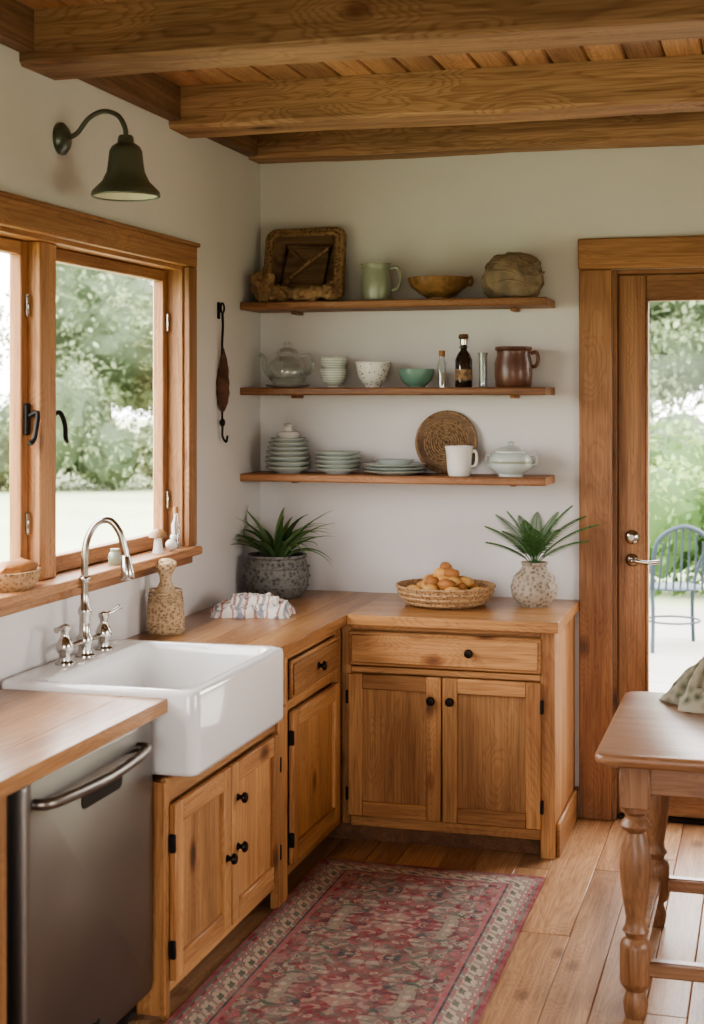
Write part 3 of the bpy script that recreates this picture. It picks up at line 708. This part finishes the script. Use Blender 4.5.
m = Mesher('potted_spiky_plant', (-2.03, 6.02, .91))
m.lathe([(0, 0), (.095, 0), (.105, .008), (.13, .04), (.140, .09), (.136, .13), (.122, .165), (.128, .172), (.126, .182), (.112, .18), (.11, .155), (0, .155)], POTM, wob=.02)
m.lathe([(0, .158), (.111, .158)], SOIL)
for zz, rr_ in ((.05, .134), (.09, .1415), (.13, .138)): m.tube([(rr_*math.cos(a), rr_*math.sin(a), zz) for a in [2*pi*i/40 for i in range(40)]], .004, POTM, 6, closed=True)
for i in range(50):
    a = random.random()*2*pi; t = random.random()
    blade(m, (.03*math.cos(a), .03*math.sin(a), .155), a, .21+.14*random.random(), .013+.006*random.random(), 1.5-.85*t, .8+random.random()*1.1, LEAF)
clampwall(m, -.152, .24); m.done(recalc=False)

def fern_frond(m, ang, length, lean, droop, base):
    p = Vector(base); th = lean; d = Vector((math.cos(ang), math.sin(ang), 0)); sd = Vector((-math.sin(ang), math.cos(ang), 0)); n = 30; pts = []
    for i in range(n+1):
        t = i/n; up = Vector((0, 0, 1))*math.sin(th)+d*math.cos(th); nrm = -d*math.sin(th)+Vector((0, 0, 1))*math.cos(th)
        pts.append(tuple(p))
        if i > 5:
            l = .058*math.sin(pi*min(1, .14+t*.84))**.8
            for s_ in (-1, 1):
                q = p; e = (sd*s_*.8+up*.6).normalized(); w = up*.0032
                tip = q+e*l-nrm*l*.2; mid = q+e*l*.5+nrm*.004
                m.add([tuple(q-w*.6), tuple(mid-w), tuple(tip), tuple(mid+w), tuple(q+w*.6)], [[0, 1, 3, 4], [1, 2, 3]], FERN, False)
        p = p+up*length/n; th -= droop/n
    m.tube(pts, .002, FERN, 5)
m = Mesher('potted_fern', (-.93, 6.03, .91))
m.lathe([(0, 0), (.055, 0), (.06, .006), (.09, .04), (.098, .075), (.085, .12), (.055, .15), (.048, .165), (.055, .175), (.052, .18), (.04, .172), (.04, .15), (0, .15)], VASE, wob=.02)
for k, (a, l, ln, dr) in enumerate([(0, .32, .98, .8), (.35, .30, 1.2, .9), (-.4, .28, .78, .7), (3.14, .26, 1.0, .7), (2.7, .28, 1.2, .8), (3.6, .23, .8, .7), (1.57, .23, 1.45, .5), (-1.4, .22, 1.3, .9), (-.9, .26, 1.15, .9), (-2.2, .24, 1.15, .9), (.8, .25, 1.4, .7), (2.3, .23, 1.4, .7), (-.1, .30, 1.35, .7), (3.3, .25, 1.4, .6), (-1.8, .22, 1.45, .7)]):
    fern_frond(m, a, l, ln, dr, (0, 0, .16))
clampwall(m, None, .235); m.done(recalc=False)

m = Mesher('wicker_fruit_bowl', (-1.285, 5.97, .91))
m.lathe([(0, 0), (.14, 0), (.16, .012), (.188, .045), (.20, .078), (.194, .084), (.18, .072), (.15, .022), (0, .016)], WICK, seg=48)
for zz, rr_ in ((.018, .166), (.038, .183), (.058, .194), (.080, .199)): m.tube([(rr_*math.cos(a), rr_*math.sin(a), zz) for a in [2*pi*i/48 for i in range(48)]], .0065, WICK, 6, closed=True)
for i in range(28):
    a = i*2.4
    if i < 14: r = .03+.0085*i; z = .058+.03*max(0, 1-r/.14)
    elif i < 24: r = .02+.0075*(i-14); z = .10-.12*(r-.02)
    else: r = .012+.006*(i-24); z = .128
    m.blob((r*1.05*math.cos(a), r*math.sin(a), z), (.032+.008*random.random(), .027, .025), (POTATO, POTATO, POTATO2)[i % 3], .15, 1.4, 3, seed=i)
m.blob((.0, 0, .155), (.024, .022, .020), POTATO2, .15, 1.4, 3, seed=40); m.done()

m = Mesher('crumpled_tea_towel', (-1.955, 5.50, .91), rz=.25)
def towel(hx, hy, h0, seed, cx=0, cy=0, base=0):
    def f(u, w):
        e = max(abs(u), abs(w))
        edge = min(1, (1-e)/.12) if e < 1 else 0
        rid = .022*(1-2*abs(noise.noise((u*1.8+seed, w*2.4, 2))))+.012*(1-2*abs(noise.noise((u*4.2+7, w*3.8, seed))))
        x = cx+hx*u*(1+.24*noise.noise((w*2.2, seed, 0))); y = cy+hy*w*(1+.3*noise.noise((u*2.2, seed+8, 4)))
        return x, y, base+max(.003, (h0+rid)*math.sqrt(max(0, edge))+.003)
    return f
m.sheet(towel(.15, .108, .014, 1), 60, 44, TOWEL)
m.sheet(towel(.09, .065, .024, 5, .01, .02, .018), 50, 36, TOWEL, zb=.010)
m.tube(spline([(-.11, .0, .028), (-.06, -.02, .052), (0, .01, .062), (.05, -.01, .058), (.10, .03, .035)]), [.012+.004*math.sin(i*.9) for i in range(25)], TOWEL, 8)
m.done(sharp=80)

m = Mesher('woven_bottle_vase', (-2.105, 4.99, .91))
m.lathe([(0, 0), (.06, 0), (.066, .008), (.068, .05), (.064, .10), (.05, .14), (.03, .165), (.021, .185), (.022, .205), (.036, .235), (.032, .238), (.018, .21), (0, .2)], RAT)
for i in range(14): zz = .012+i*.011; m.tube([((.067-.0004*i-(.0009*(i-8) if i > 8 else 0))*math.cos(a), (.067-.0004*i-(.0009*(i-8) if i > 8 else 0))*math.sin(a), zz) for a in [2*pi*k/28 for k in range(28)]], .0035, RAT, 5, closed=True)
m.blob((.0, 0, .245), (.04, .036, .022), RAT, .3, 3, 3, seed=2); m.done()

# sill items
m = Mesher('sill_bread_basket', (XL-.0, 4.04, wz0+.002))
m.lathe([(0, 0), (.05, 0), (.068, .03), (.072, .055), (.066, .057), (.045, .015), (0, .012)], WICK, sx=.85, sy=1.6)
m.blob((0, 0, .055), (.05, .1, .035), POTATO2, .2, 2, 3, seed=4)
m.done()
m = Mesher('mushroom_figurine', (XL-.0, 5.12, wz0+.002))
m.lathe([(0, 0), (.022, 0), (.018, .02), (.014, .05), (.016, .06), (0, .06)], CREAM); m.lathe([(0, .055), (.035, .058), (.03, .075), (.012, .088), (0, .09)], BRWB)
m.done()
m = Mesher('small_bird_figurine', (XL+.02, 5.20, wz0+.002)); m.blob((0, 0, .022), (.022, .03, .022), CREAM, .1, 1, 3); m.blob((0, .022, .05), (.014, .015, .014), CREAM, .1, 1, 2)
m.lathe([(0, 0), (.006, 0), (0, .016)], CORK, xf=T(0, .034, .05) @ RX(-pi/2), seg=10); m.done()
m = Mesher('small_green_jar', (XL+.01, 4.72, wz0+.002)); m.lathe([(0, 0), (.02, 0), (.024, .02), (.02, .04), (.014, .045), (.016, .055), (0, .055)], SAGE); m.done()
m = Mesher('corked_sill_bottle', (XL-.0, 5.29, wz0+.002)); m.lathe([(0, 0), (.018, 0), (.018, .09), (.009, .11), (.009, .14)], CLRG, seg=16); m.lathe([(0, .135), (.010, .135), (.010, .16), (0, .16)], CORK, seg=12); m.lathe([(0, .003), (.015, .003), (.015, .06), (0, .06)], BRWB, seg=16); m.done()

# hook with dried pod
m = Mesher('wall_hook_with_dried_pods', (XL, 5.74, 0))
m.box(0, .008, -.012, .012, 2.08, 2.15, IRON, .004)
m.tube(circ((.02, 0, 2.125), .02, 14, plane='yz')[:-1], .004, IRON, 8, closed=True)
m.tube(spline([(.02, 0, 2.105), (.02, .004, 2.05), (.02, -.004, 1.98), (.02, 0, 1.93)]), .005, IRON)
P = spline([(.02, 0, 1.96), (.022, .008, 1.90), (.022, -.004, 1.82), (.02, .002, 1.75), (.02, 0, 1.70)])
m.tube(P, [.006+.022*math.sin(pi*(i/(len(P)-1))**1.3)*(1+.08*math.sin(i*1.7)) for i in range(len(P))], FEATH, 10)
P = spline([(.018, 0, 1.72), (.02, 0, 1.64), (.02, .0, 1.60), (.03, .016, 1.575), (.03, .03, 1.60)]); m.tube(P, .0045, IRON)
m.blob((.02, 0, 1.655), (.012, .012, .018), IRON, .1, 2, 2); m.done()

# wall lamp
ly = 4.33
m = Mesher('gooseneck_wall_lamp', (XL, ly, 0))
m.lathe([(0, 0), (.052, 0), (.052, .01), (.04, .022), (.018, .03), (0, .03)], GREENM, xf=T(0, 0, 2.585) @ RY(pi/2))
m.tube(spline([(.025, 0, 2.585), (.06, 0, 2.60), (.10, 0, 2.645), (.15, 0, 2.665), (.20, 0, 2.65), (.225, 0, 2.61), (.228, 0, 2.575)]), .008, GREENM)
m.lathe([(0, .195), (.020, .195), (.024, .19), (.026, .172), (.044, .16), (.052, .145), (.055, .115), (.060, .08), (.074, .05), (.094, .03), (.106, .018), (.109, .004), (.105, .0), (.101, .006), (.088, .028), (.068, .048), (.054, .08), (.049, .12), (.04, .15), (0, .155)], GREENM, c=(.228, 0, 2.39), seg=40)
m.lathe([(0, .15), (.039, .146), (.048, .12), (.053, .08), (.067, .0475), (.0872, .0272), (.100, .005)], SHIN, c=(.228, 0, 2.3898), seg=40)
m.blob((.228, 0, 2.445), (.028, .028, .035), CREAM, 0, 1, 3); m.done()

# ------------------------------------------------------------------ table
tx0, tx1, ty0, ty1 = -.482, 1.15, 4.20, 5.15
tcx, tcy, thx, thy = (tx0+tx1)/2, (ty0+ty1)/2, (tx1-tx0)/2, (ty1-ty0)/2
m = Mesher('dining_table', (tcx, tcy, 0))
m.loft([rrect(0, 0, thx-.02, thy-.02, .03, .722), rrect(0, 0, thx-.006, thy-.006, .035, .728), rrect(0, 0, thx, thy, .04, .738), rrect(0, 0, thx, thy, .04, .75), rrect(0, 0, thx-.004, thy-.004, .04, .757), rrect(0, 0, thx-.012, thy-.012, .04, .76)], TBX, True)
lx, lyy = thx-.109, thy-.095
legp = [(0, 0), (.028, 0), (.032, .01), (.036, .04), (.03, .06), (.026, .075), (.04, .09), (.045, .105), (.045, .20), (.04, .215), (.028, .225), (.03, .235), (.038, .245), (.03, .26), (.028, .28), (.036, .33), (.044, .39), (.046, .43), (.04, .48), (.03, .51), (.026, .525), (.04, .535), (.044, .545), (.038, .556), (.03, .565), (.03, .575), (.042, .585), (.042, .6), (0, .6)]
for sx in (-1, 1):
    for sy in (-1, 1):
        m.lathe(legp, TBZ, c=(sx*lx, sy*lyy, 0), seg=28)
        m.box(sx*lx-.043, sx*lx+.043, sy*lyy-.043, sy*lyy+.043, .598, .721, TBZ, .004)
for sy in (-1, 1): m.box(-lx+.04, lx-.04, sy*lyy-.015, sy*lyy+.015, .635, .721, TBX, .003)
for sx in (-1, 1): m.box(sx*lx-.015, sx*lx+.015, -lyy+.04, lyy-.04, .635, .721, TBX, .003); m.box(sx*lx-.02, sx*lx+.02, -lyy+.03, lyy-.03, .13, .175, TBX, .006)
for sy in (-1, 1): m.box(-lx+.03, lx-.03, sy*lyy-.02, sy*lyy+.02, .12, .165, TBX, .006)
m.done()
m = Mesher('draped_linen_napkin', (-.19, 4.99, .76), rz=.4)
def drape(u, w):
    # square napkin gathered into a peak: radiating folds
    r = min(1.0, math.hypot(u, w)/1.15); th = math.atan2(w, u)
    rad = .155*(.45*r+.55*r**1.6)*(1+.10*math.sin(5*th+1)+.06*noise.noise((u*2, w*2, 9)))
    h = .155*(1-r)**.85*(1+.15*noise.noise((u*2, w*2, 3)))
    fold = .024*math.sin(9*th+3*noise.noise((u*1.5, w*1.5, 1)))*math.sin(pi*min(1, r*1.05))
    fold += .014*(1-2*abs(noise.noise((u*4, w*4, 5))))*math.sin(pi*r)
    return rad*math.cos(th), rad*math.sin(th), max(.003, h+fold+.012*(1-r))
m.sheet(drape, 70, 70, CLOTHG)
m.done(sharp=180)
# low stool tucked under the table
m = Mesher('wooden_footstool', (-.02, 4.72, 0))
m.loft([rrect(0, 0, .17, .13, .02, .225), rrect(0, 0, .175, .135, .02, .235), rrect(0, 0, .175, .135, .02, .255), rrect(0, 0, .168, .128, .02, .262)], TX, True)
for sx in (-1, 1):
    for sy in (-1, 1): m.tube([(sx*.15, sy*.11, 0), (sx*.13, sy*.09, .23)], [.014, .02], TZ, 12)
m.done()

# rug
rx, ry = .42, 1.22
m = Mesher('persian_rug', (-1.215, 4.20, 0)); RUG = rugmat(rx, ry)
m.sheet(lambda u, w: (rx*u+.006*noise.noise((ry*w*2, 3, 0)), ry*w, .009+.0015*noise.noise((rx*u*5, ry*w*4, 1))), 16, 44, RUG, zb=.0008)
m.done(sharp=60)

# ------------------------------------------------------------------ outside
GZ = -.15
m = Mesher('lawn'); n = 30; V = []; F = []
for j in range(n+1):
    for i in range(n+1):
        V.append((-90+180*i/n, -60+180*j/n, GZ-.02))
for j in range(n):
    for i in range(n): a = j*(n+1)+i; F.append([a, a+1, a+n+2, a+n+1])
m.add(V, F, LAWN, True); m.done()
m = Mesher('patio_paving')
for i in range(9):
    for j in range(8): m.box(-4+i*.9, -4+i*.9+.885, YB+.2+j*.9, YB+.2+j*.9+.885, GZ-.1, GZ+.02, PAVE, .008)
m.done()
def leafcloud(name, ells, n, size, mat, trunk=None):
    m = Mesher(name)
    for (c, s) in ells: m.blob(c, tuple(x*.72 for x in s), mat, .3, 2.5, 3, seed=c[0], var=0.0)  # cores take the darkest leaf tone, painting in shade between the leaves
    for i in range(n):
        c, s = random.choice(ells); q = Vector((random.gauss(0, 1), random.gauss(0, 1), random.gauss(0, 1))).normalized(); q *= (.72+.36*random.random())*(1+.3*noise.noise(q*2.5+Vector(c)))
        p = Vector((c[0]+q.x*s[0], c[1]+q.y*s[1], max(.02, c[2]+q.z*s[2])))
        a = Vector((random.gauss(0, 1), random.gauss(0, 1), random.gauss(0, 1))).normalized(); b = a.cross(Vector((random.random(), random.random(), 1))).normalized()
        l = size*(.6+.8*random.random())
        shade = min(1, max(0, .45+1.1*noise.noise(p*1.1)+.35*(random.random()-.5)))
        m.add([tuple(p-a*l), tuple(p+b*l*.5), tuple(p+a*l), tuple(p-b*l*.5)], [[0, 1, 2, 3]], mat, False, var=shade)
    if trunk: m.tube(spline([(0, 0, 0), (.1, 0, trunk*.4), (-.05, .1, trunk*.8), (0, 0, trunk*1.2)]), [.28]*6+[.22]*6+[.16]*7, TRUNK, 10)
    return m.done(recalc=False)
tree = leafcloud('garden_tree', [((0, 0, 4.2), (2.2, 2.2, 1.8)), ((1.5, .4, 3.4), (1.5, 1.5, 1.3)), ((-1.6, -.3, 3.5), (1.6, 1.5, 1.3)), ((.2, .6, 5.4), (1.4, 1.4, 1.3)), ((-.6, -.8, 2.8), (1.3, 1.2, 1.0)), ((.8, -.9, 2.6), (1.2, 1.1, .9))], 10000, .09, TREEL, 3)
tree.location = (-2.9, 31.5, GZ)
spots = [(-35, 4), (-33, 10), (-30.5, 16), (-27, 22), (-23, 26.5), (-19, 30), (-15.5, 33), (-11, 34), (-7, 35), (1.5, 33), (6, 34), (10, 31), (-38, -2)]
for i, (x, y) in enumerate(spots):
    o = bpy.data.objects.new('garden_tree', tree.data); S.collection.objects.link(o); k = .8+.3*random.random()
    o.location = (x, y, GZ-.05); o.rotation_euler[2] = random.random()*6; o.scale = (k*1.15, k*1.15, k)
shrub = leafcloud('garden_shrub', [((i*1.1-4, .5*math.sin(i*2.3), .9+.45*math.sin(i*1.9)), (.95+.2*math.sin(i*3.1), .9, 1.0+.35*math.sin(i*1.9))) for i in range(8)], 8000, .06, TREEL)
shrub.location = (-3.0, 26.5, GZ)
for x, y, a in ((4.5, 27, 0), (-11.5, 29, .1), (-17.5, 26, .5), (-22, 21.5, .9), (-26, 15, 1.1), (-28.5, 8, 1.3)):
    o = bpy.data.objects.new('garden_shrub', shrub.data); S.collection.objects.link(o); o.location = (x, y, GZ); o.rotation_euler[2] = a; o.scale = (1, 1, 1.1)
hedge = leafcloud('garden_hedge', [((i*.9-2.2, .2*math.sin(i*2), .62+.12*math.sin(i*1.3)), (.75, .6, .68)) for i in range(6)], 7000, .045, BUSHL)
hedge.location = (-.7, 15.0, GZ)
for x, y, k in ((4.8, 15.2, 1.1), (-1.6, 18.2, 1.3)):
    o = bpy.data.objects.new('garden_hedge', hedge.data); S.collection.objects.link(o); o.location = (x, y, GZ); o.scale = (k, k, k); o.rotation_euler[2] = .1*random.random()
# garden chair
m = Mesher('iron_garden_chair', (-.72, 11.5, GZ+.024), rz=math.radians(200))
w = .21
for sx in (-1, 1):
    m.tube(spline([(sx*w*1.1, -.24, 0), (sx*w, -.2, .25), (sx*w, -.18, .45)]), .015, BLUEI, 8)
    m.tube(spline([(sx*w*1.1, .26, 0), (sx*w, .2, .25), (sx*w, .18, .45)]), .015, BLUEI, 8)
    m.tube(spline([(sx*w, .18, .62), (sx*w*1.35, .0, .68), (sx*w*1.3, -.15, .66), (sx*w, -.18, .45)]), .014, BLUEI, 8)
m.tube(spline([(-w, .18, .45), (-w*1.02, .22, .65), (-w*.85, .26, .84), (0, .28, .93), (w*.85, .26, .84), (w*1.02, .22, .65), (w, .18, .45)]), .018, BLUEI, 8)
for i in range(-3, 4): m.tube([(i*.055, .185, .45), (i*.05, .265, .92-.012*i*i)], .008, BLUEI, 6)
m.lathe([(0, 0), (.22, 0), (.23, .008), (.22, .016), (0, .018)], BLUEI, c=(0, 0, .445), seg=28)
m.tube(circ((0, 0, .2), .2, 20, plane='xy')[:-1], .008, BLUEI, 6, closed=True)
m.done()

# ------------------------------------------------------------------ light
w = bpy.data.worlds.new('overcast_sky'); S.world = w; w.use_nodes = True; nt = w.node_tree
bg = nt.nodes['Background']; tc = N(nt, 'ShaderNodeTexCoord'); sp = N(nt, 'ShaderNodeSeparateXYZ'); nt.links.new(tc.outputs['Generated'], sp.inputs[0])
r = ramp(nt, [(0, (.40, .39, .38, 1)), (.48, (.80, .79, .78, 1)), (.55, (1, .985, .97, 1)), (1, (.95, .96, .98, 1))])
mr = N(nt, 'ShaderNodeMapRange'); mr.inputs['From Min'].default_value = -1; nt.links.new(sp.outputs['Z'], mr.inputs['Value']); nt.links.new(mr.outputs[0], r.inputs['Fac'])
nt.links.new(r.outputs['Color'], bg.inputs['Color']); bg.inputs['Strength'].default_value = 12.5
def portal(loc, rot, sx, sy):
    l = bpy.data.lights.new('portal', 'AREA'); l.shape = 'RECTANGLE'; l.size = sx; l.size_y = sy; l.cycles.is_portal = True
    o = bpy.data.objects.new('sky_portal', l); S.collection.objects.link(o); o.location = loc; o.rotation_euler = rot
portal((XL-WT-.01, (wy0+wy1)/2, (wz0+wz1)/2), (0, -pi/2, 0), wz1-wz0, wy1-wy0)
portal(((dx0+dx1)/2, YB+.16, 1.15), (-pi/2, 0, 0), .94, 2.3)
portal(((RA+RB)/2, YF-.16, (RZ0+RZ1)/2), (pi/2, 0, 0), RB-RA, RZ1-RZ0)
portal((XR+.16, 3.4, 1.5), (0, pi/2, 0), 1.2, 1.6)

# ------------------------------------------------------------------ camera
c = bpy.data.cameras.new('camera'); co = bpy.data.objects.new('camera', c); S.collection.objects.link(co)
co.location = (0, 0, 1.76); co.rotation_euler = (pi/2, 0, math.atan(420/1490))
c.sensor_fit = 'VERTICAL'; c.sensor_height = 36; c.lens = 1490/1024*36; c.shift_y = -115/1024
c.dof.use_dof = True; c.dof.focus_distance = 5.7; c.dof.aperture_fstop = 3.6
S.camera = co
